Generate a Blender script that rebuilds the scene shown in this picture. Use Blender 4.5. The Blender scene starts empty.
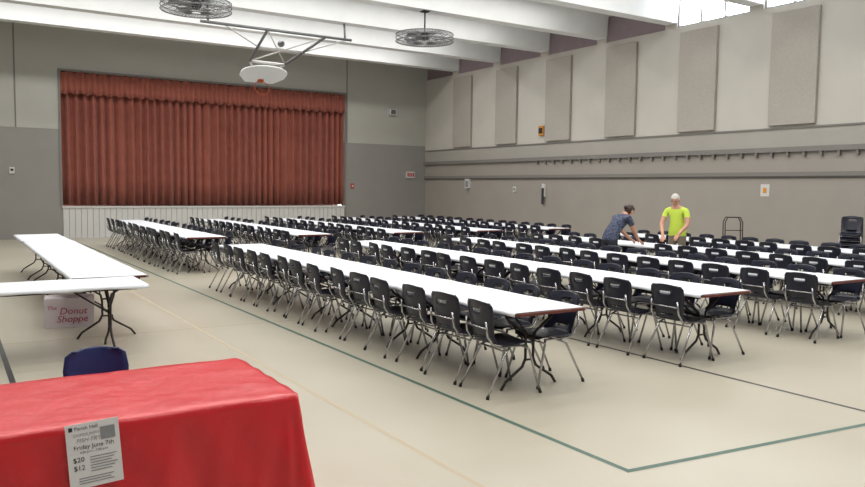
import bpy, math, random
from mathutils import Vector, Matrix
random.seed(7)
scn = bpy.context.scene
scn.view_settings.view_transform = 'Standard'
scn.view_settings.look = 'None'
scn.view_settings.exposure = 0.0

# ------------------------------------------------------------ helpers
def lin(c):
    r = []
    for v in c:
        v /= 255.0
        r.append(v/12.92 if v <= 0.04045 else ((v+0.055)/1.055)**2.4)
    return (r[0], r[1], r[2], 1.0)

def mat(name, col, rough=0.5, metal=0.0, noise=0.0, nscale=5.0, bump=0.0, bscale=20.0, sheen=0.0, coat=0.0, spec=None, col2=None):
    m = bpy.data.materials.new(name)
    m.use_nodes = True
    nt = m.node_tree
    b = nt.nodes['Principled BSDF']
    c = lin(col)
    b.inputs['Base Color'].default_value = c
    b.inputs['Roughness'].default_value = rough
    b.inputs['Metallic'].default_value = metal
    b.inputs['Coat Weight'].default_value = coat
    b.inputs['Coat Roughness'].default_value = 0.2
    if spec is not None:
        b.inputs['Specular IOR Level'].default_value = spec
    if sheen:
        b.inputs['Sheen Weight'].default_value = sheen
    tc = nt.nodes.new('ShaderNodeTexCoord')
    if noise > 0 or col2:
        n = nt.nodes.new('ShaderNodeTexNoise')
        n.inputs['Scale'].default_value = nscale
        n.inputs['Detail'].default_value = 4
        nt.links.new(tc.outputs['Object'], n.inputs['Vector'])
        r = nt.nodes.new('ShaderNodeValToRGB')
        r.color_ramp.elements[0].position = 0.3
        r.color_ramp.elements[1].position = 0.7
        if col2:
            r.color_ramp.elements[0].color = lin(col2)
            r.color_ramp.elements[1].color = c
        else:
            r.color_ramp.elements[0].color = tuple([x*(1-noise) for x in c[:3]]+[1])
            r.color_ramp.elements[1].color = tuple([min(1, x*(1+noise)) for x in c[:3]]+[1])
        nt.links.new(n.outputs['Fac'], r.inputs['Fac'])
        nt.links.new(r.outputs['Color'], b.inputs['Base Color'])
    if bump > 0:
        n2 = nt.nodes.new('ShaderNodeTexNoise')
        n2.inputs['Scale'].default_value = bscale
        n2.inputs['Detail'].default_value = 5
        nt.links.new(tc.outputs['Object'], n2.inputs['Vector'])
        bp = nt.nodes.new('ShaderNodeBump')
        bp.inputs['Strength'].default_value = bump
        bp.inputs['Distance'].default_value = 0.02
        nt.links.new(n2.outputs['Fac'], bp.inputs['Height'])
        nt.links.new(bp.outputs['Normal'], b.inputs['Normal'])
    return m

def two_tone(name, low, high, z, z2=None, mid=None):
    """painted wall: colour changes with real height (paint line)"""
    m = bpy.data.materials.new(name); m.use_nodes = True
    nt = m.node_tree; b = nt.nodes['Principled BSDF']
    b.inputs['Roughness'].default_value = 0.6
    b.inputs['Specular IOR Level'].default_value = 0.25
    g = nt.nodes.new('ShaderNodeNewGeometry')
    s = nt.nodes.new('ShaderNodeSeparateXYZ')
    nt.links.new(g.outputs['Position'], s.inputs[0])
    def gt(v):
        k = nt.nodes.new('ShaderNodeMath'); k.operation = 'GREATER_THAN'
        k.inputs[1].default_value = v
        nt.links.new(s.outputs['Z'], k.inputs[0]); return k
    mx = nt.nodes.new('ShaderNodeMix'); mx.data_type = 'RGBA'
    mx.inputs[6].default_value = lin(low); mx.inputs[7].default_value = lin(high)
    nt.links.new(gt(z).outputs[0], mx.inputs[0])
    outc = mx.outputs[2]
    if z2:
        mx.inputs[7].default_value = lin(mid)
        m2 = nt.nodes.new('ShaderNodeMix'); m2.data_type = 'RGBA'
        m2.inputs[7].default_value = lin(high)
        nt.links.new(outc, m2.inputs[6])
        nt.links.new(gt(z2).outputs[0], m2.inputs[0])
        outc = m2.outputs[2]
    n = nt.nodes.new('ShaderNodeTexNoise'); n.inputs['Scale'].default_value = 1.3
    nt.links.new(g.outputs['Position'], n.inputs['Vector'])
    mr = nt.nodes.new('ShaderNodeMapRange')
    mr.inputs['To Min'].default_value = 0.93; mr.inputs['To Max'].default_value = 1.05
    nt.links.new(n.outputs['Fac'], mr.inputs['Value'])
    vm = nt.nodes.new('ShaderNodeVectorMath'); vm.operation = 'SCALE'
    nt.links.new(outc, vm.inputs[0]); nt.links.new(mr.outputs[0], vm.inputs['Scale'])
    nt.links.new(vm.outputs[0], b.inputs['Base Color'])
    return m

class MB:
    def __init__(s): s.v=[]; s.f=[]; s.m=[]; s.sm=[]
    def add(s, vs, fs, mi=0, smooth=False):
        o=len(s.v); s.v += [tuple(p) for p in vs]
        for f in fs:
            s.f.append(tuple(i+o for i in f)); s.m.append(mi); s.sm.append(smooth)
    def box(s, x0,x1,y0,y1,z0,z1, mi=0):
        vs=[(x,y,z) for z in (z0,z1) for y in (y0,y1) for x in (x0,x1)]
        s.add(vs,[(0,2,3,1),(4,5,7,6),(0,1,5,4),(2,6,7,3),(0,4,6,2),(1,3,7,5)],mi)
    def strip(s, a, b, w, z, mi=0):
        a=Vector(a); b=Vector(b); d=(b-a).normalized(); n=Vector((-d.y,d.x))*w/2
        s.add([(a.x-n.x,a.y-n.y,z),(b.x-n.x,b.y-n.y,z),(b.x+n.x,b.y+n.y,z),(a.x+n.x,a.y+n.y,z)],[(0,1,2,3)],mi)
    def tube(s, pts, r, seg=6, mi=0, closed=False):
        pts=[Vector(p) for p in pts]; n=len(pts)
        rs = r if isinstance(r,(list,tuple)) else [r]*n
        vs=[]; prev=None
        for i,p in enumerate(pts):
            if closed: t=(pts[(i+1)%n]-pts[i-1])
            elif i==0: t=pts[1]-pts[0]
            elif i==n-1: t=pts[-1]-pts[-2]
            else: t=(pts[i+1]-p).normalized()+(p-pts[i-1]).normalized()
            t.normalize()
            if prev is None:
                a=Vector((0,0,1)) if abs(t.z)<0.9 else Vector((1,0,0))
                u=t.cross(a).normalized()
            else:
                u=(prev-t*prev.dot(t)).normalized()
            prev=u; w=t.cross(u)
            for k in range(seg):
                an=2*math.pi*k/seg
                vs.append(p+(u*math.cos(an)+w*math.sin(an))*rs[i])
        fs=[]
        for i in range(n if closed else n-1):
            j=(i+1)%n
            for k in range(seg):
                k2=(k+1)%seg
                fs.append((i*seg+k,i*seg+k2,j*seg+k2,j*seg+k))
        if not closed:
            fs.append(tuple(range(seg))[::-1]); fs.append(tuple((n-1)*seg+k for k in range(seg)))
        s.add(vs,fs,mi,True)
    def sheet(s, fn, nu, nv, th, mi=0, keep=None):
        P=[[Vector(fn(i/nu,j/nv)) for j in range(nv+1)] for i in range(nu+1)]
        N=[]
        for i in range(nu+1):
            row=[]
            for j in range(nv+1):
                a=P[min(i+1,nu)][j]-P[max(i-1,0)][j]; b=P[i][min(j+1,nv)]-P[i][max(j-1,0)]
                nn=a.cross(b)
                row.append(nn.normalized() if nn.length>1e-9 else Vector((0,0,1)))
            N.append(row)
        vs=[]; W=nv+1
        for sg in (0.5,-0.5):
            for i in range(nu+1):
                for j in range(nv+1): vs.append(P[i][j]+N[i][j]*th*sg)
        off=(nu+1)*W; fs=[]
        K=lambda i,j: 0<=i<nu and 0<=j<nv and (keep is None or keep(i,j))
        for i in range(nu):
            for j in range(nv):
                if not K(i,j): continue
                a,b,c,d=i*W+j,(i+1)*W+j,(i+1)*W+j+1,i*W+j+1
                fs.append((a,b,c,d)); fs.append((d+off,c+off,b+off,a+off))
                if not K(i,j-1): fs.append((b,a,a+off,b+off))
                if not K(i+1,j): fs.append((c,b,b+off,c+off))
                if not K(i,j+1): fs.append((d,c,c+off,d+off))
                if not K(i-1,j): fs.append((a,d,d+off,a+off))
        s.add(vs,fs,mi,True)
    def ball(s, c, r, seg=12, rings=8, mi=0, fn=None):
        vs=[];fs=[]
        rx,ry,rz = r if isinstance(r,(tuple,list)) else (r,r,r)
        for j in range(rings+1):
            th=math.pi*j/rings
            for i in range(seg):
                ph=2*math.pi*i/seg
                d=(math.sin(th)*math.cos(ph),math.sin(th)*math.sin(ph),math.cos(th))
                p=(d[0]*rx,d[1]*ry,d[2]*rz)
                if fn: p=fn(d,p)
                vs.append((c[0]+p[0],c[1]+p[1],c[2]+p[2]))
        for j in range(rings):
            for i in range(seg):
                k=(i+1)%seg
                fs.append((j*seg+i,(j+1)*seg+i,(j+1)*seg+k,j*seg+k))
        s.add(vs,fs,mi,True)
    def text(s, body, size, x, z, y, mi=0, shear=0.0):
        """flat lettering in the local XZ plane facing -Y"""
        cu=bpy.data.curves.new('t','FONT'); cu.body=body; cu.size=size; cu.align_x='CENTER'; cu.shear=shear; cu.resolution_u=3
        o=bpy.data.objects.new('t',cu); scn.collection.objects.link(o)
        dg=bpy.context.evaluated_depsgraph_get(); me=bpy.data.meshes.new_from_object(o.evaluated_get(dg))
        s.add([(x+v.co.x,y,z+v.co.y) for v in me.vertices],[tuple(p.vertices) for p in me.polygons],mi)
        bpy.data.objects.remove(o); bpy.data.curves.remove(cu); bpy.data.meshes.remove(me)
    def mesh(s,name,mats):
        me=bpy.data.meshes.new(name); me.from_pydata(s.v,[],s.f)
        for m in mats: me.materials.append(m)
        for p,mi,sm in zip(me.polygons,s.m,s.sm):
            p.material_index=mi; p.use_smooth=sm
        me.update(); return me
    def obj(s,name,mats,loc=(0,0,0),rz=0,parent=None):
        return place(s.mesh(name,mats),name,loc,rz,parent)

def place(me,name,loc=(0,0,0),rz=0,parent=None):
    o=bpy.data.objects.new(name,me); scn.collection.objects.link(o)
    o.location=loc; o.rotation_euler=(0,0,rz)
    if parent: o.parent=parent
    return o
def boxobj(name,x0,x1,y0,y1,z0,z1,m,bev=0.0):
    b=MB(); cx,cy,cz=(x0+x1)/2,(y0+y1)/2,(z0+z1)/2
    b.box(x0-cx,x1-cx,y0-cy,y1-cy,z0-cz,z1-cz)
    o=b.obj(name,[m],(cx,cy,cz))
    if bev:
        k=o.modifiers.new('bev','BEVEL'); k.width=bev; k.segments=2
    return o
def empty(name,loc=(0,0,0),rz=0):
    e=bpy.data.objects.new(name,None); scn.collection.objects.link(e)
    e.location=loc; e.rotation_euler=(0,0,rz); return e

# ------------------------------------------------------------ dimensions
XL,XR,YN,YB = -3.2,17.2,-3.6,27.5
ZC=7.2; ZBEAM=6.45
SX0,SX1,SZ0,SZ1=3.2,13.4,1.06,5.45

# ------------------------------------------------------------ materials
M_back=two_tone('paint_back_wall',(147,145,141),(181,180,173),3.57)
M_right=two_tone('paint_right_wall',(158,152,145),(196,192,184),2.85,3.36,(168,164,157))
M_ceil=mat('painted_concrete',(230,232,233),0.7,noise=0.03,nscale=2)
M_deck=mat('deck_paint',(208,210,211),0.8)
M_mauve=mat('mauve_infill',(146,130,136),0.7,noise=0.06,nscale=3)
M_panel=mat('acoustic_fabric',(172,166,158),0.95,noise=0.05,nscale=18,bump=0.2,bscale=200)
M_trim=mat('trim_paint',(124,121,117),0.6)
M_trimd_shadow=mat('dark_trim_and_shadow',(70,68,66),0.6)  # baseboards, and the painted shadow line below the lower rail
M_white=mat('white_panel',(206,206,204),0.55)
M_curt=mat('curtain_velvet',(149,82,68),0.9,noise=0.1,nscale=3,sheen=0.15)
M_paper=mat('white_paper',(222,226,233),0.6)
M_wood=mat('table_laminate',(98,44,36),0.45,noise=0.12,nscale=9)
M_steel=mat('dark_steel',(62,58,58),0.4,0.7)
M_chrome=mat('chrome',(182,182,186),0.25,0.85)
M_navy=mat('navy_plastic',(22,25,43),0.33)
M_blue=mat('blue_plastic',(26,44,96),0.4)
M_black=mat('black_rubber',(18,18,18),0.7)
M_grey=mat('grey_metal',(120,122,124),0.45,0.6)
M_cloth=mat('red_tablecloth',(210,28,42),0.34,noise=0.05,nscale=3,bump=1.0,bscale=4.5,coat=0.35)
M_flyer=mat('flyer_paper',(225,224,226),0.6)
M_ink=mat('ink_dark',(40,40,48),0.7)
M_inkg=mat('ink_grey',(140,142,146),0.7)
M_red=mat('red_print',(180,40,40),0.6)
M_orange=mat('orange_paint',(205,140,60),0.5)

# floor
M_floor=bpy.data.materials.new('gym_floor'); M_floor.use_nodes=True
nt=M_floor.node_tree; b=nt.nodes['Principled BSDF']
b.inputs['Specular IOR Level'].default_value=0.45
tc=nt.nodes.new('ShaderNodeNewGeometry')
n1=nt.nodes.new('ShaderNodeTexNoise'); n1.inputs['Scale'].default_value=0.5; n1.inputs['Detail'].default_value=3
nt.links.new(tc.outputs['Position'],n1.inputs['Vector'])
r1=nt.nodes.new('ShaderNodeValToRGB')
r1.color_ramp.elements[0].position=0.3; r1.color_ramp.elements[0].color=lin((173,167,151))
r1.color_ramp.elements[1].position=0.7; r1.color_ramp.elements[1].color=lin((183,177,162))
nt.links.new(n1.outputs['Fac'],r1.inputs['Fac'])
nt.links.new(r1.outputs['Color'],b.inputs['Base Color'])
mr=nt.nodes.new('ShaderNodeMapRange'); mr.inputs['To Min'].default_value=0.26; mr.inputs['To Max'].default_value=0.34
nt.links.new(n1.outputs['Fac'],mr.inputs['Value']); nt.links.new(mr.outputs[0],b.inputs['Roughness'])
M_green=mat('court_green',(66,96,84),0.5); M_lblack=mat('court_black',(56,56,56),0.5); M_tan=mat('court_tan',(176,162,138),0.5)

# ------------------------------------------------------------ shell
fl=MB(); fl.box(XL-.3,XR+.3,YN-.3,YB+1.5,-0.2,0)
fl.strip((3.645,3.30),(3.37,25.0),.045,.0015,1)          # green side line
fl.strip((3.62,3.32),(16.9,1.84),.045,.0016,1)          # green end line
fl.strip((6.36,3.0),(6.24,25.0),.045,.0014,2)
fl.strip((.46,6.0),(.40,25),.05,.0014,2)
for yy in (9.7,15.0): fl.strip((-3,yy),(17,yy-.5),.035,.001,3)
fl.strip((2.75,-3),(2.45,25),.035,.0011,3)
fl.obj('floor',[M_floor,M_green,M_lblack,M_tan])
boxobj('ceiling',XL-0.3,XR+0.3,YN-0.3,YB+1.5,ZC,ZC+0.2,M_deck)
boxobj('wall_left',XL-0.3,XL,YN-0.3,YB+0.3,0,ZC,M_back)
boxobj('wall_front',XL,XR,YN-0.3,YN,0,ZC,M_back)
w=MB()
w.box(XL,SX0,YB,YB+0.3,0,ZC); w.box(SX1,XR+0.3,YB,YB+0.3,0,ZC)
w.box(SX0,SX1,YB,YB+0.3,SZ1,ZC); w.box(SX0,SX1,YB+0.02,YB+0.3,0,SZ0)
w.box(SX0-0.3,SX1+0.3,YB+1.2,YB+1.4,0,ZC)
w.obj('wall_back',[M_back])
beamY=[25.3-2.67*i for i in range(11)]
WZ0,WZ1=6.32,7.1
w=MB(); w.box(XR,XR+0.3,YN,YB,0,WZ0); w.box(XR,XR+0.3,YN,YB,WZ1,ZC)
wins=[]
for i,by in enumerate(beamY):
    w.box(XR,XR+0.3,by-0.2,by+0.2,WZ0,WZ1)     # pier at beam
edges=[YB]+[e for by in beamY for e in (by+0.2,by-0.2)]+[YN]
bays=[(edges[k+1],edges[k]) for k in range(0,len(edges),2)]
for k,(a,c) in enumerate(bays):
    if c-a<0.5:
        w.box(XR,XR+0.3,a,c,WZ0,WZ1); continue
    if c>14.7 or c<-0.0:
        w.box(XR+0.06,XR+0.3,a,c,WZ0,WZ1,1)
    else: wins.append((a,c))
w.obj('wall_right',[M_right,M_mauve])
M_frame=mat('window_frame',(165,167,168),0.5)
for k,(a,c) in enumerate(wins):
    f=MB(); x0,x1=XR+0.05,XR+0.12; t=0.05
    f.box(x0,x1,a,c,WZ0,WZ0+t); f.box(x0,x1,a,c,WZ1-t,WZ1)
    for q in range(4):
        y=a+(c-a-t)*q/3; f.box(x0,x1,y,y+t,WZ0+t,WZ1-t)
    f.obj('window_%d'%(k+1),[M_frame])
for by in beamY:
    bm=MB(); wt,wb=0.28,0.19
    L=(XR-XL)/2
    vs=[(-L,-wb,0),(-L,wb,0),(-L,wt,ZC-ZBEAM),(-L,-wt,ZC-ZBEAM),(L,-wb,0),(L,wb,0),(L,wt,ZC-ZBEAM),(L,-wt,ZC-ZBEAM)]
    bm.add(vs,[(0,1,2,3)[::-1],(4,5,6,7),(0,4,5,1)[::-1],(1,5,6,2)[::-1],(2,6,7,3)[::-1],(3,7,4,0)[::-1]])
    bm.obj('ceiling_beam',[M_ceil],((XL+XR)/2,by,ZBEAM))
for i in range(len(beamY)-1):
    y=(beamY[i]+beamY[i+1])/2
    h=MB(); h.box(-8,8,-0.16,0.16,0.0,0.1)
    h.obj('strip_light_fixture',[M_white],(7,y,ZC-0.1))
    ld=bpy.data.lights.new('strip_lamp','AREA'); ld.shape='RECTANGLE'; ld.size=15.8; ld.size_y=0.3
    ld.energy=[320,270,265,275,280,290,290,290,280,280][i]; ld.color=(1.0,0.982,0.945)
    lo=bpy.data.objects.new('strip_lamp',ld); scn.collection.objects.link(lo)
    lo.location=(7,y,ZC-0.115)
wd=bpy.data.worlds.new('World'); scn.world=wd; wd.use_nodes=True
bg=wd.node_tree.nodes['Background']; bg.inputs[0].default_value=(0.95,0.97,1.0,1); bg.inputs[1].default_value=12.0

# stage front wainscot
w=MB(); n=56; pw=(SX1-SX0)/n
for i in range(n):
    w.box(SX0+i*pw+0.006,SX0+(i+1)*pw-0.006,YB-0.02,YB+0.02,0.0,SZ0-0.06)
w.box(SX0-0.02,SX1+0.02,YB-0.05,YB+0.02,SZ0-0.06,SZ0)
w.obj('trim_stage_front',[M_white])
w=MB()
w.box(SX0-0.07,SX0,YB-0.03,YB,SZ0,SZ1+0.07); w.box(SX1,SX1+0.07,YB-0.03,YB,0,SZ1+0.07); w.box(SX0,SX1,YB-0.03,YB,SZ1,SZ1+0.07)
w.obj('trim_stage_opening',[M_trim])
boxobj('stage_floor',SX0,SX1,YB+0.3,YB+1.2,SZ0-0.1,SZ0,M_wood)
for x in (1.9,13.5):
    boxobj('trim_%d'%(1 if x<5 else 2),x-0.02,x+0.02,YB-0.015,YB,3.57,ZC,M_trim)
boxobj('baseboard_right',XR-0.02,XR,YN,YB,0,0.12,M_trimd_shadow)
boxobj('baseboard_back',SX1+0.07,XR-0.02,YB-0.02,YB,0,0.12,M_trimd_shadow)
c=MB()
def curt(u,v):
    x=SX0+0.01+u*(SX1-SX0-0.02)
    ph=x*2*math.pi/0.27+1.3*math.sin(x*1.9)+.7*math.sin(x*4.3)
    y=YB+0.17+0.09*math.sin(ph)+0.03*math.sin(ph*0.43+1)*(1-v)+0.02*math.sin(ph*2.1)
    return (x,y,SZ0+0.03+v*(SZ1-SZ0-0.03))
c.sheet(curt,620,5,0.01)
c.obj('stage_curtain',[M_curt])
c=MB()
def val(u,v):
    x=SX0+0.01+u*(SX1-SX0-0.02)
    ph=x*2*math.pi/0.17
    y=YB-.02+0.035*math.sin(ph+0.8*math.sin(x*2.3))*(0.4+0.9*(1-v))
    return (x,y,SZ1-0.72+0.03*math.sin(ph*0.5)+v*0.71)
c.sheet(val,700,4,0.01)
c.obj('curtain_valance',[M_curt])

for k in range(8):
    y=24.7-2.77*k
    o=boxobj('acoustic_panel',XR-0.10,XR-0.02,y-0.6,y+0.6,3.43,6.15,M_panel,0.01)
w=MB(); w.box(XR-0.10,XR,YN,YB-0.03,2.84,2.90); w.box(XR-0.10,XR-0.08,YN,YB-0.03,2.78,2.84)
y=YN+0.2
while y<20.5:
    w.box(XR-0.09,XR,y,y+0.05,2.66,2.78); y+=0.42
w.obj('trim_wall_rail',[M_trim])
w=MB(); w.box(XR-0.05,XR,YN,YB-0.03,2.20,2.30,0); w.box(XR-0.055,XR,YN,YB-0.03,2.17,2.20,1)  # rail, with its shadow line put in as a dark strip beneath
w.obj('trim_lower_rail_and_shadow',[M_trim,M_trimd_shadow])
boxobj('trim_3',XR-0.03,XR,YN,YB-0.03,3.34,3.38,M_trim)

# ------------------------------------------------------------ chair
def chair_mesh(name,shell,holes=True):
    c=MB()
    prof=[(.225,.425),(.20,.445),(.12,.452),(.0,.44),(-.12,.442),(-.185,.462),(-.222,.515),(-.24,.60),(-.255,.70),(-.27,.79),(-.282,.835)]
    wid =[.17,.205,.222,.225,.222,.205,.178,.19,.212,.208,.165]
    if not holes: wid=[.17,.205,.215,.215,.215,.205,.195,.2,.205,.19,.12]
    nv=30
    def P(t):
        s=t*(len(prof)-1); i=min(int(s),len(prof)-2); f=s-i
        return tuple(prof[i][k]*(1-f)+prof[i+1][k]*f for k in (0,1))+(wid[i]*(1-f)+wid[i+1]*f,)
    def fn(u,v):
        y,z,w=P(v); uu=u*2-1
        if v<0.5: return (uu*w,y,z+0.012*uu*uu)
        return (uu*w,y+0.045*uu*uu,z - (0.02*uu*uu if v>.97 else 0))
    def keep(i,j):
        if not holes: return True
        if j==25 and 4<=i<=7: return False
        if j in (17,) and 3<=i<=8: return False
        return True
    c.sheet(fn,12,nv,0.010,0,keep)
    for s in (-1,1):
        c.tube([(s*.18,.15,.425),(s*.20,.17,.39),(s*.235,.27,.02)],.0115,6,1)
        c.tube([(s*.18,-.02,.42),(s*.205,-.08,.38),(s*.235,-.27,.02)],.0115,6,1)
        c.tube([(s*.18,.16,.428),(s*.18,-.12,.428),(s*.18,-.19,.45),(s*.175,-.245,.53),(s*.165,-.262,.66)],.0105,6,1)
        c.tube([(s*.234,.268,.03),(s*.237,.276,0.0)],.016,6,2)
        c.tube([(s*.234,-.268,.03),(s*.237,-.276,0.0)],.016,6,2)
    c.tube([(-.2,.17,.40),(.2,.17,.40)],.009,6,1)
    c.tube([(-.205,-.08,.39),(.205,-.08,.39)],.009,6,1)
    c.tube([(-.165,-.262,.60),(.165,-.262,.60)],.007,6,1)
    return c.mesh(name,[shell,M_chrome,M_black])
CH=chair_mesh('stacking_chair',M_navy)
CHB=chair_mesh('blue_chair',M_blue,False)

# ------------------------------------------------------------ table
TL,TW=2.1,0.80
def table_mesh(name,ends=(0.0,0.0),seed=0):
    t=MB(); L=TL/2-0.004; W=TW/2
    rc=0.05; out=[]
    for cx,cy,a0 in ((W-rc,L-rc,0),(-W+rc,L-rc,90),(-W+rc,-L+rc,180),(W-rc,-L+rc,270)):
        for q in range(5):
            a=math.radians(a0+q*22.5); out.append((cx+rc*math.cos(a),cy+rc*math.sin(a)))
    n=len(out); vs=[(x,y,.718) for x,y in out]+[(x,y,.742) for x,y in out]
    fs=[tuple(range(n))[::-1],tuple(range(n,2*n))]+[(i,(i+1)%n,n+(i+1)%n,n+i) for i in range(n)]
    t.add(vs,fs,0)
    for s in (-1,1): t.box(s*(W-.07)-.012,s*(W-.07)+.012,-L+.1,L-.1,.69,.718,1)
    for s in (-1,1):
        ye=s*(L-.32)
        t.tube([(-W+.06,ye,.70),(W-.06,ye,.70)],.014,6,1)
        for q in (-1,1):
            t.tube([(q*.30,ye,.70),(q*.24,ye,.62),(q*.06,ye,.50),(q*.045,ye,.42),(q*.045,ye,.26),(q*.08,ye,.19),(q*.27,ye,.07),(q*.32,ye,.0)],.0135,6,1)
            t.tube([(q*.045,ye,.40),(q*.045,ye-s*.42,.70)],.008,6,1)
        t.tube([(-.06,ye,.45),(.06,ye,.45)],.01,6,1); t.tube([(-.06,ye,.25),(.06,ye,.25)],.01,6,1)
    rr=random.Random(seed); a=rr.random()*6; y0=-L-0.003+ends[0]; y1=L+0.003-ends[1]
    hw=W+0.012; prof=[(-hw-.004,-.035),(-hw,-.004),(-hw+.02,.0035),(hw-.02,.0035),(hw,-.004),(hw+.004,-.035)]
    def fn(u,v):
        s=u*9
        if s<2: i=int(s);f=s-i; x=prof[i][0]*(1-f)+prof[i+1][0]*f; z=prof[i][1]*(1-f)+prof[i+1][1]*f
        elif s<=7: f=(s-2)/5; x=prof[2][0]*(1-f)+prof[3][0]*f; z=.0035
        else: i=3+min(int(s-7),1); f=s-7-(i-3); x=prof[i][0]*(1-f)+prof[i+1][0]*f; z=prof[i][1]*(1-f)+prof[i+1][1]*f
        y=y0+(y1-y0)*v
        z+=.0015*(1+math.sin(y*7+x*5+a)) + (0.006*math.sin(y*9+a) if z<-.02 else 0)
        return (x,y,.742+z)
    t.sheet(fn,9,16,.0012,2)
    return t.mesh(name,[M_wood,M_steel,M_paper])
T_mid=[table_mesh('folding_table',(0,0),k) for k in range(3)]
T_end=table_mesh('folding_table_end',(0.03,0),5)
def row(xl,y0,ntab,chairs=True,skipL=None,skipR=None,nper=14,endbrown=True):
    xc=xl+TW/2
    for k in range(ntab):
        me=T_end if (k==0 and endbrown) else T_mid[k%3]
        place(me,'folding_table',(xc+random.uniform(-.012,.012),y0+TL*(k+.5),0),random.uniform(-.003,.003))
    if not chairs: return
    L=ntab*TL; n=nper
    for side in (-1,1):
        for k in range(n):
            y=y0+0.40+(L-0.76)*k/(n-1)+random.uniform(-.04,.04)
            sk=skipL if side<0 else skipR
            if sk and sk[0]<y<sk[1]: continue
            ex=xl if side<0 else xl+TW
            x=ex+side*(-0.10+random.uniform(-.03,.06))
            rz=(-math.pi/2 if side<0 else math.pi/2)+random.uniform(-.1,.1)
            place(CH,'stacking_chair',(x,y,0),rz)
rows=[4.05,6.45,8.85,11.25,13.65]
for i,x in enumerate(rows):
    row(x,4.95,4,True,skipL=(9.7,11.1) if i==3 else None, skipR=(9.6,11.0) if i==3 else None)
    row(x,15.45,4,True)
row(1.15,9.22,4,False,endbrown=False)
place(T_mid[1],'folding_table',(0.73,8.76,0),math.pi/2)

# ------------------------------------------------------------ red table with cloth
def red_table():
    X0,X1,Y0,Y1=-0.62,1.48,3.55,4.50
    e=empty('cloth_covered_table',((X0+X1)/2,(Y0+Y1)/2,0))
    W=(X1-X0)/2; D=(Y1-Y0)/2
    t=MB(); t.box(-W+.01,W-.01,-D+.01,D-.01,.715,.742,0)
    for sx in (-1,1):
        for sy in (-1,1):
            t.tube([(sx*(W-.35),sy*(D-.12),.715),(sx*(W-.35),sy*(D-.1),0)],.014,8,1)
        t.tube([(sx*(W-.35),-(D-.11),.2),(sx*(W-.35),D-.11,.2)],.01,8,1)
    t.obj('table_frame',[M_wood,M_steel],parent=e)
    c=MB()
    rc=.035; per=[]
    cs=[(W-rc,-D+rc,-90),(W-rc,D-rc,0),(-W+rc,D-rc,90),(-W+rc,-D+rc,180)]
    for k,(cx,cy,a0) in enumerate(cs):
        for q in range(7):
            a=math.radians(a0+q*15); per.append((cx+rc*math.cos(a),cy+rc*math.sin(a),(math.cos(a),math.sin(a),1-abs(q-3)/3)))
        nx=cs[(k+1)%4]; a=math.radians(a0+90)
        A=(cx+rc*math.cos(a),cy+rc*math.sin(a)); B=(nx[0]+rc*math.cos(a),nx[1]+rc*math.sin(a))
        n=90 if k%2==1 else 40
        for i in range(1,n):
            f=i/n
            per.append((A[0]+(B[0]-A[0])*f,A[1]+(B[1]-A[1])*f,(math.cos(a),math.sin(a),max(0,1-min(f,1-f)*n/10)*0.8)))
    N=len(per); lv=24; vs=[]; fs=[]
    zt=.752
    tops=[0.0,.3,.6,.85,.97]
    for k in tops:
        for (x,y,nn) in per:
            vs.append((x*k,y*k,zt+0.002*math.sin(x*k*11+1)*math.cos(y*k*14)))
    for j in range(lv+1):
        h=j/lv; z=zt-0.006-(zt-.03)*h
        for i,(x,y,nn) in enumerate(per):
            s=i/N*2*math.pi
            rip=(math.sin(s*17)+.6*math.sin(s*31+1)+.5*math.sin(s*9+2))*.02*(h**1.1)+.005*math.sin(s*55+h*9)*h+.004*math.sin(s*23-h*8)*min(1,h*6)
            o=.004+.035*h+rip+nn[2]*.085*(h**.9)
            vs.append((x+nn[0]*o,y+nn[1]*o,z+(.003*math.sin(s*29) if j==0 else 0)))
    R=len(tops)+lv+1
    for j in range(R-1):
        for i in range(N):
            k=(i+1)%N
            fs.append((j*N+i,(j+1)*N+i,(j+1)*N+k,j*N+k))
    c.add(vs,fs,0,True)
    c.obj('tablecloth',[M_cloth],parent=e)
red_table()
f=MB()
f.box(-.108,.108,-.001,.001,-.28,0,0)
def fb(x0,x1,z0,z1,mi): f.box(x0,x1,-.0022,-.001,z0,z1,mi)
fb(-.095,-.08,-.03,-.012,1); f.text('Parish Hall',.022,-.025,-.028,-.0024,1)
fb(.03,.09,-.085,-.03,2); f.text('COMMUNITY',.018,-.025,-.055,-.0024,2)
f.text('FISH FRY',.026,-.02,-.082,-.0024,2,.3)
f.text('Friday June 7th',.027,0,-.112,-.0024,1)
f.text('4:30 p.m. - 7:00 p.m.',.014,0,-.130,-.0024,1)
f.text('$20',.03,-.065,-.165,-.0024,1); f.text('$12',.03,-.065,-.2,-.0024,1)
for k in range(6): fb(-.02,.09-.012*(k%3),-.150-.012*k-.004,-.150-.012*k,2)
for k in range(3): fb(-.07,.07-.012*(k%2),-.235-.011*k-.004,-.235-.011*k,2)
fo=f.obj('event_flyer',[M_flyer,M_ink,M_inkg],(.505,3.532,.765))
fo.rotation_euler=(math.radians(-7),math.radians(-3),0)

# blue chairs behind red table
for x,y,r in ((.765,4.85,.03),(.03,4.84,-.04)):
    o=place(CHB,'blue_chair',(x,y,0),math.pi+r); o.scale=(.93,1,.93)

bx=MB(); bx.box(-.28,.28,-.18,.18,0,.30,0); bx.box(-.285,.285,-.185,.185,.30,.37,0)
bx.text('The',.07,-.2,.23,-.187,1,.2); bx.text('Donut',.12,.04,.17,-.187,1,.2); bx.text('Shoppe',.12,.03,.07,-.187,1,.2)
bx.obj('donut_box',[mat('box_card',(208,198,204),.7),mat('pink_print',(176,70,100),.7)],(1.28,10.55,0),math.radians(-8))

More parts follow.
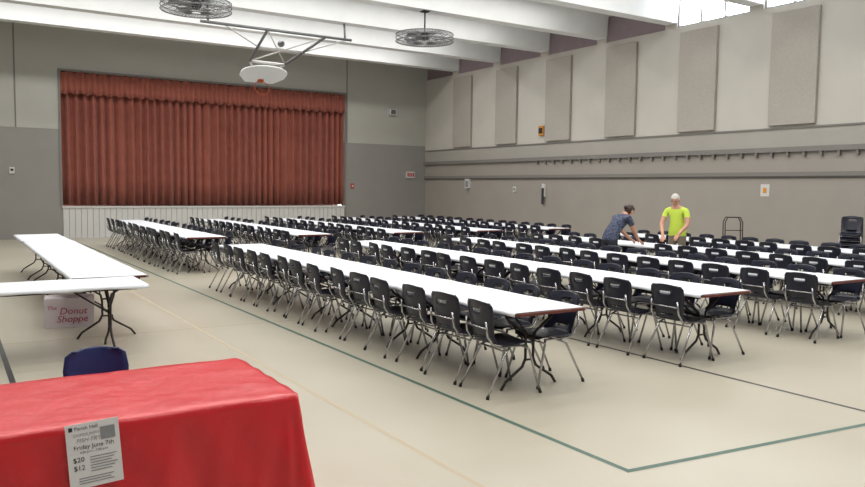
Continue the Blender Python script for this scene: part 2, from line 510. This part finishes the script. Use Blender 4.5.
# ------------------------------------------------------------ caged fans
def fan(x,y):
    z=5.75; e=empty('cage_fan',(x,y,z)); c=MB(); R=.76
    for sg,zz in ((1,.14),(-1,-.14)):
        for r in (.16,.3,.45,.6,.72):
            q=zz*(1-0.35*(r/R)**3)
            c.tube([(r*math.cos(a*math.pi/20),r*math.sin(a*math.pi/20),q) for a in range(40)],.007,4,0,True)
        for k in range(36):
            a=2*math.pi*k/36
            c.tube([(r*math.cos(a),r*math.sin(a),zz*(1-0.35*(r/R)**3)) for r in (.1,.4,.65,.76)],.0055,4,0)
    for zz in (-.09,0,.09):
        c.tube([(R*math.cos(a*math.pi/20),R*math.sin(a*math.pi/20),zz) for a in range(40)],.011,5,0,True)
    c.obj('cage',[M_grey],parent=e)
    m=MB(); m.ball((0,0,.05),(.13,.13,.12),14,8); m.tube([(0,0,.1),(0,0,ZBEAM-z)],.022,8); m.box(-.09,.09,-.09,.09,ZBEAM-z-.03,ZBEAM-z)
    m.obj('motor_and_rod',[M_steel],parent=e)
    bl=MB()
    for k in range(4):
        a0=k*math.pi/2+.3
        def fn(u,v,a0=a0):
            r=.1+.56*u; w=(.10+.10*u)*(v-.5); t=math.radians(22)
            return (r*math.cos(a0)-w*math.cos(t)*math.sin(a0), r*math.sin(a0)+w*math.cos(t)*math.cos(a0), w*math.sin(t))
        bl.sheet(fn,6,4,.006)
    bl.obj('blades',[M_grey],parent=e)
fan(4.78,beamY[3]); fan(10.75,beamY[3])

# ------------------------------------------------------------ retracted basketball hoop
def hoop():
    e=empty('basketball_hoop',(0,0,0)); p=MB()
    r=.04
    p.tube([(5.6,19.9,6.0),(9.9,19.9,6.0)],r,8,1)
    for x in (5.8,9.7): p.tube([(x,19.9,6.0),(x,19.96,ZBEAM)],.03,8,1)
    p.tube([(7.4,19.9,6.0),(7.7,22.2,5.5)],r,8,1); p.tube([(9.1,19.9,6.0),(8.8,22.2,5.5)],r,8,1)
    p.tube([(7.7,22.2,5.5),(8.8,22.2,5.5)],r,8)
    p.tube([(7.55,21.1,5.74),(8.95,21.1,5.74)],.03,8)
    p.tube([(7.4,19.9,6.0),(8.8,22.2,5.5)],.02,6); p.tube([(9.1,19.9,6.0),(7.7,22.2,5.5)],.02,6)
    p.tube([(7.7,22.2,5.5),(8.0,22.6,5.2)],.03,8); p.tube([(8.8,22.2,5.5),(8.5,22.6,5.2)],.03,8)
    p.tube([(8.25,21.1,5.74),(8.25,22.63,ZBEAM)],.008,6)
    p.tube([(6.2,19.9,6.0),(7.55,21.1,5.74)],.02,6); p.tube([(9.8,19.9,6.0),(8.95,21.1,5.74)],.02,6)
    p.ball((8.25,21.1,5.90),(.10,.14,.10),10,6,1)
    p.obj('mast_frame',[M_white,M_grey],parent=e)
    b_=MB(); out=[]
    for k in range(13):
        a=math.radians(180-15*k); out.append((.72*math.cos(a),.42*math.sin(a)+.12))
    out+= [(.70,-.10),(.45,-.42),(-.45,-.42),(-.70,-.10)]
    n=len(out); vs=[(x,-.02,z) for x,z in out]+[(x,.02,z) for x,z in out]
    fs=[tuple(range(n)),tuple(range(n,2*n))[::-1]]+[(i,n+i,n+(i+1)%n,(i+1)%n) for i in range(n)]
    b_.add(vs,fs,0)
    o=b_.obj('backboard',[M_ceil],(8.25,22.6,5.18),0,e); o.rotation_euler=(math.radians(66),0,0)
    q=MB(); q.tube([(.23*math.cos(a*math.pi/12),-.30+.23*math.sin(a*math.pi/12),-.25) for a in range(24)],.011,6,0,True)
    q.box(-.08,.08,-.08,-.02,-.32,-.2)
    o=q.obj('rim',[mat('rim_orange',(190,80,40),.4)],(8.25,22.6,5.18),0,e); o.rotation_euler=(math.radians(66),0,0)
hoop()

# ------------------------------------------------------------ wall items
def wallbox(name,parts,loc,rz=0):
    w=MB(); mats=[]
    for (x0,x1,y0,y1,z0,z1,m) in parts:
        if m not in mats: mats.append(m)
        w.box(x0,x1,y0,y1,z0,z1,mats.index(m))
    return w.obj(name,mats,loc,rz)
wallbox('exit_sign',[(-.2,.2,-.06,0,-.13,.13,M_white),(-.16,-.10,-.065,-.06,-.08,.08,M_red),(-.07,-.01,-.065,-.06,-.08,.08,M_red),(.02,.07,-.065,-.06,-.08,.08,M_red),(.10,.16,-.065,-.06,-.08,.08,M_red)],(16.45,YB,2.35))
wallbox('wall_speaker',[(-.15,.15,-.14,0,-.12,.12,M_white),(-.11,.11,-.15,-.14,-.09,.09,M_grey)],(15.55,YB,4.9))
wallbox('fire_alarm_pull',[(-.07,.07,-.03,0,-.1,.1,M_red),(-.03,.03,-.04,-.03,-.04,.04,M_white)],(13.75,YB,1.85))
wallbox('thermostat',[(-.07,.07,-.04,0,-.1,.1,M_white),(-.04,.04,-.05,-.04,-.02,.05,M_ink)],(1.76,YB,2.2))
R90=math.pi/2
wallbox('fire_bell',[(-.13,.13,-.1,0,-.16,.16,M_orange),(-.08,.08,-.13,-.1,-.09,.09,M_ink)],(XR,19.95,3.8),-R90)
wallbox('wall_control_box',[(-.14,.14,-.08,0,-.18,.18,M_white),(-.1,.1,-.085,-.08,-.14,.1,M_inkg),(-.03,.03,-.1,-.08,-.3,-.18,M_inkg)],(XR,24.3,2.0),-R90)
wallbox('wall_telephone',[(-.07,.07,-.07,0,-.2,.25,M_white),(-.05,.05,-.09,-.07,-.45,.1,M_ink)],(XR,19.8,1.75),-R90)
wallbox('wall_notice',[(-.12,.12,-.01,0,-.15,.15,M_white),(-.05,.05,-.015,-.01,-.07,.06,M_orange)],(XR,11.5,1.85),-R90)
wallbox('thermostat_right',[(-.07,.07,-.04,0,-.1,.1,M_white),(-.03,.03,-.05,-.04,-.03,.03,M_ink)],(XR,21.4,1.8),-R90)  # second thermostat, on the right wall

e=empty('chair_stack',(16.55,8.95,0),math.radians(115))
for k in range(6):
    place(CH,'stacked_chair_%d'%k,(0,0.035*k,0.095*k),0,e)
h=MB()
for dx in (0,.12):
    h.tube([(-.22,dx,.06),(-.22,dx+.05,1.05),(-.16,dx+.06,1.17),(.16,dx+.06,1.17),(.22,dx+.05,1.05),(.22,dx,.06)],.014,8)
for z in (.3,.6,.85): h.tube([(-.22,.02,z),(.22,.02,z)],.011,6)
h.box(-.25,.25,-.28,.14,.05,.07)
for x in (-.22,.22):
    h.tube([(x-.02,.1,.06),(x+.02,.1,.06)],.06,12,1); h.tube([(x-.015,-.22,.04),(x+.015,-.22,.04)],.04,12,1)
h.obj('hand_truck',[M_steel,M_black],(16.4,11.75,0),math.radians(-30))

# ------------------------------------------------------------ people
def person(name,loc,rz,J,bones,radii,mats,headc,pitch,hair,skin,handsdir,hem,longhair=False,yaw=0,glasses=False):
    e=empty(name,loc,rz)
    names=list(J.keys()); idx={n:i for i,n in enumerate(names)}
    me=bpy.data.meshes.new(name+'_skel')
    me.from_pydata([J[n] for n in names],[(idx[a],idx[b]) for a,b,_ in bones],[])
    o=bpy.data.objects.new(name+'_skel',me); scn.collection.objects.link(o)
    sk=o.modifiers.new('skin','SKIN'); sk.use_smooth_shade=True
    sd=o.modifiers.new('sub','SUBSURF'); sd.levels=4; sd.render_levels=4
    for n in names:
        d=me.skin_vertices[0].data[idx[n]]; r=radii[n]; d.radius=r if isinstance(r,tuple) else (r,r); d.use_root=(n=='pelvis')
    dg=bpy.context.evaluated_depsgraph_get(); ev=o.evaluated_get(dg)
    m2=bpy.data.meshes.new_from_object(ev); bpy.data.objects.remove(o)
    m2.materials.clear()
    for m in mats: m2.materials.append(m)
    def rr(n):
        r=radii[n]; return (r[0]+r[1])/2 if isinstance(r,tuple) else r
    segs=[(Vector(J[a]),Vector(J[b]),rr(a),rr(b),k,a,b) for a,b,k in bones]
    nk=Vector(J['neck']); uc=Vector(J['uchest']); nd=(nk-uc).normalized()
    for p in m2.polygons:
        c=p.center; best=1e9;bk=0
        for a,b,ra,rb,k,na,nb in segs:
            d=b-a; t=max(0,min(1,(c-a).dot(d)/d.length_squared)); q=(a+d*t-c).length/(ra+(rb-ra)*t)
            if nb=='neck': k=SH
            if q<best: best=q;bk=k
        h=(c-uc).dot(nd)
        if bk==SH and h>(nk-uc).length*.62 and (c-nk).length<.12: bk=SKN     # neckline
        if bk==PT and c.z>hem: bk=SH
        if bk==SH and c.z<hem: bk=PT
        p.material_index=bk; p.use_smooth=True
    place(m2,'body',(0,0,0),0,e)
    h=MB()
    def hf(d,p):
        x,y,z=p; dx,dy,dz=d
        if dz<0: x*=1-.30*(-dz)**1.5; y=y*(1-.12*(-dz)) if dy>0 else y*(1-.45*(-dz))
        if dy>0:
            y+=.024*math.exp(-(dx/.16)**2-((dz+.13)/.17)**2)
            y-=.010*(math.exp(-((abs(dx)-.36)/.15)**2-((dz-.05)/.13)**2))
            y+=.006*math.exp(-(dx/.3)**2-((dz+.45)/.1)**2)
        return (x,y,z)
    h.ball((0,0,0),(.080,.098,.120),32,24,0,hf)
    for s in (-1,1):
        h.ball((s*.080,-.005,-.008),(.012,.02,.032),8,6,0)
        h.ball((s*.029,.081,.006),(.012,.01,.009),8,6,2)
        h.tube([(s*.012,.095,.028),(s*.03,.094,.032),(s*.045,.083,.027)],.004,5,1)
        if glasses:
            h.tube([(s*.032+.022*math.cos(a*math.pi/6),.100-.006*abs(math.cos(a*math.pi/6)),.006+.017*math.sin(a*math.pi/6)) for a in range(12)],.0022,4,2,True)
            h.tube([(s*.054,.094,.008),(s*.084,.0,.008)],.002,4,2)
    h.tube([(-.022,.086,-.055),(0,.092,-.056),(.022,.086,-.055)],.0045,5,3)
    def hr(d,p):
        x,y,z=hf(d,p); k=1+.02*math.sin(d[0]*23)*math.sin(d[1]*19+d[2]*17)
        return (x*1.09*k,y*1.09*k-.004,z*1.07+.003)
    o0=len(h.f); h.ball((0,0,0),(.080,.098,.120),32,24,1,hr)
    kf=[];km=[];ks=[]
    for k in range(len(h.f)):
        if k>=o0:
            c=sum((Vector(h.v[i]) for i in h.f[k]),Vector())/len(h.f[k])
            low=-.09 if longhair else -.06
            front=.062+.012*math.sin(c.x*40)
            if c.z<low or (c.y>.0 and c.z<min(front,.02+c.y*1.0)): continue
        kf.append(h.f[k]);km.append(h.m[k]);ks.append(h.sm[k])
    h.f,h.m,h.sm=kf,km,ks
    if longhair: h.ball((0,-.115,.0),(.040,.045,.045),12,8,1)
    ho=h.obj('head',[skin,hair,M_ink,mat(name+'_lips',(150,80,75),.5)],headc,0,e)
    ho.rotation_euler=(pitch,0,yaw)
    for side,(wp,dr) in handsdir.items():
        s=1 if side=='R' else -1
        g=MB()
        g.ball((0,.045,0),(.040,.052,.016),12,8)
        g.tube([(0,-.02,0),(0,.03,0)],[.026,.03],8)
        for k,(fx,ln) in enumerate([(-.028,.068),(-.010,.078),(.009,.073),(.027,.058)]):
            g.tube([(fx,.07,.0),(fx*1.1,.09,.004),(fx*1.15,.09+ln*.45,0),(fx*1.15,.09+ln*.8,-.016),(fx*1.1,.09+ln*.9,-.030)],[.0095,.0095,.0085,.008,.006],6)
        g.tube([(-s*.025,.02,0),(-s*.048,.045,-.004),(-s*.06,.07,-.012),(-s*.058,.09,-.02)],[.012,.011,.01,.007],6)
        go=g.obj('hand_'+side.lower(),[skin],wp,0,e)
        go.rotation_mode='QUATERNION'
        yv=Vector(dr).normalized(); xv=yv.cross(Vector((0,0,1))).normalized(); zv=xv.cross(yv)
        go.rotation_quaternion=Matrix((xv,yv,zv)).transposed().to_quaternion()
    return e
SK=mat('skin_tone',(192,142,118),.5)
SH=0;SKN=1;PT=2;SHO=3
def bones_():
    B=[('pelvis','spine',SH),('spine','chest',SH),('chest','uchest',SH),('uchest','neck',SKN),('neck','headb',SKN)]
    for s in 'LR':
        B+=[('uchest','sh'+s,SH),('sh'+s,'mid'+s,SH),('mid'+s,'el'+s,SKN),('el'+s,'wr'+s,SKN),
            ('pelvis','hip'+s,PT),('hip'+s,'kn'+s,PT),('kn'+s,'an'+s,PT),('an'+s,'toe'+s,SHO)]
    return B
def rad(f=1.0,belly=.15):
    r={'pelvis':(.15*f,.12*f),'spine':(belly,.125*f),'chest':(.155*f,.125*f),'uchest':(.12*f,.10*f),'neck':.058,'headb':.05}
    for s in 'LR': r.update({'sh'+s:.07*f,'mid'+s:.058*f,'el'+s:.043*f,'wr'+s:.028*f,'hip'+s:.10*f,'kn'+s:.068*f,'an'+s:.045*f,'toe'+s:.038*f})
    return r
man={'pelvis':(0,0,.98),'spine':(0,.02,1.10),'chest':(0,.05,1.28),'uchest':(0,.07,1.41),'neck':(0,.10,1.50),'headb':(0,.13,1.56),
 'shL':(-.19,.08,1.41),'midL':(-.235,.11,1.28),'elL':(-.26,.16,1.13),'wrL':(-.16,.36,.94),
 'shR':(.19,.08,1.41),'midR':(.235,.12,1.28),'elR':(.26,.20,1.13),'wrR':(.13,.42,.90),
 'hipL':(-.09,0,.90),'knL':(-.11,.03,.50),'anL':(-.12,-.02,.08),'toeL':(-.14,.13,.04),
 'hipR':(.09,0,.90),'knR':(.11,.03,.50),'anR':(.12,-.02,.08),'toeR':(.14,.13,.04)}
person('man',(12.5,10.28,0),math.radians(108),man,bones_(),rad(1.05,.165),
 [mat('neon_shirt',(194,218,78),.7),SK,mat('khaki_trousers',(120,112,100),.8),M_black],(0,.17,1.625),math.radians(-22),mat('white_hair',(196,192,186),.8),SK,
 {'L':((-.16,.36,.94),(.15,.7,-.6)),'R':((.13,.42,.90),(-.2,.8,-.5))},.90,glasses=True)
wo={'pelvis':(0,-.04,.93),'spine':(0,.05,1.04),'chest':(0,.18,1.18),'uchest':(0,.27,1.27),'neck':(0,.35,1.34),'headb':(0,.40,1.37),
 'shL':(-.165,.28,1.27),'midL':(-.19,.35,1.16),'elL':(-.20,.43,1.03),'wrL':(-.13,.62,.86),
 'shR':(.165,.28,1.27),'midR':(.19,.34,1.15),'elR':(.20,.40,1.02),'wrR':(.15,.58,.84),
 'hipL':(-.09,-.05,.86),'knL':(-.10,.0,.47),'anL':(-.11,-.06,.08),'toeL':(-.12,.09,.04),
 'hipR':(.09,-.05,.86),'knR':(.10,.02,.47),'anR':(.11,-.02,.08),'toeR':(.12,.13,.04)}
person('woman',(10.70,10.36,0),math.radians(-92),wo,bones_(),rad(1.02,.155),
 [mat('print_blouse',(84,92,118),.8,nscale=26,col2=(20,24,44)),SK,mat('dark_trousers',(36,38,50),.8),M_black],(0,.455,1.405),math.radians(-38),mat('dark_hair',(48,32,26),.6),SK,
 {'L':((-.13,.62,.86),(.1,.8,-.45)),'R':((.15,.58,.84),(-.1,.8,-.35))},.86,longhair=True)

# ------------------------------------------------------------ camera
cd=bpy.data.cameras.new('Camera'); cam=bpy.data.objects.new('Camera',cd); scn.collection.objects.link(cam)
cd.sensor_width=36; cd.lens=36*758/865; cd.clip_start=.05; cd.clip_end=200
R=Matrix(((0.8424,0.0287,-0.538),(-0.5387,0.0681,-0.8398),(0.0125,0.9973,0.0728)))
M4=R.to_4x4(); M4.translation=Vector((0,0,1.8)); cam.matrix_world=M4
scn.camera=cam
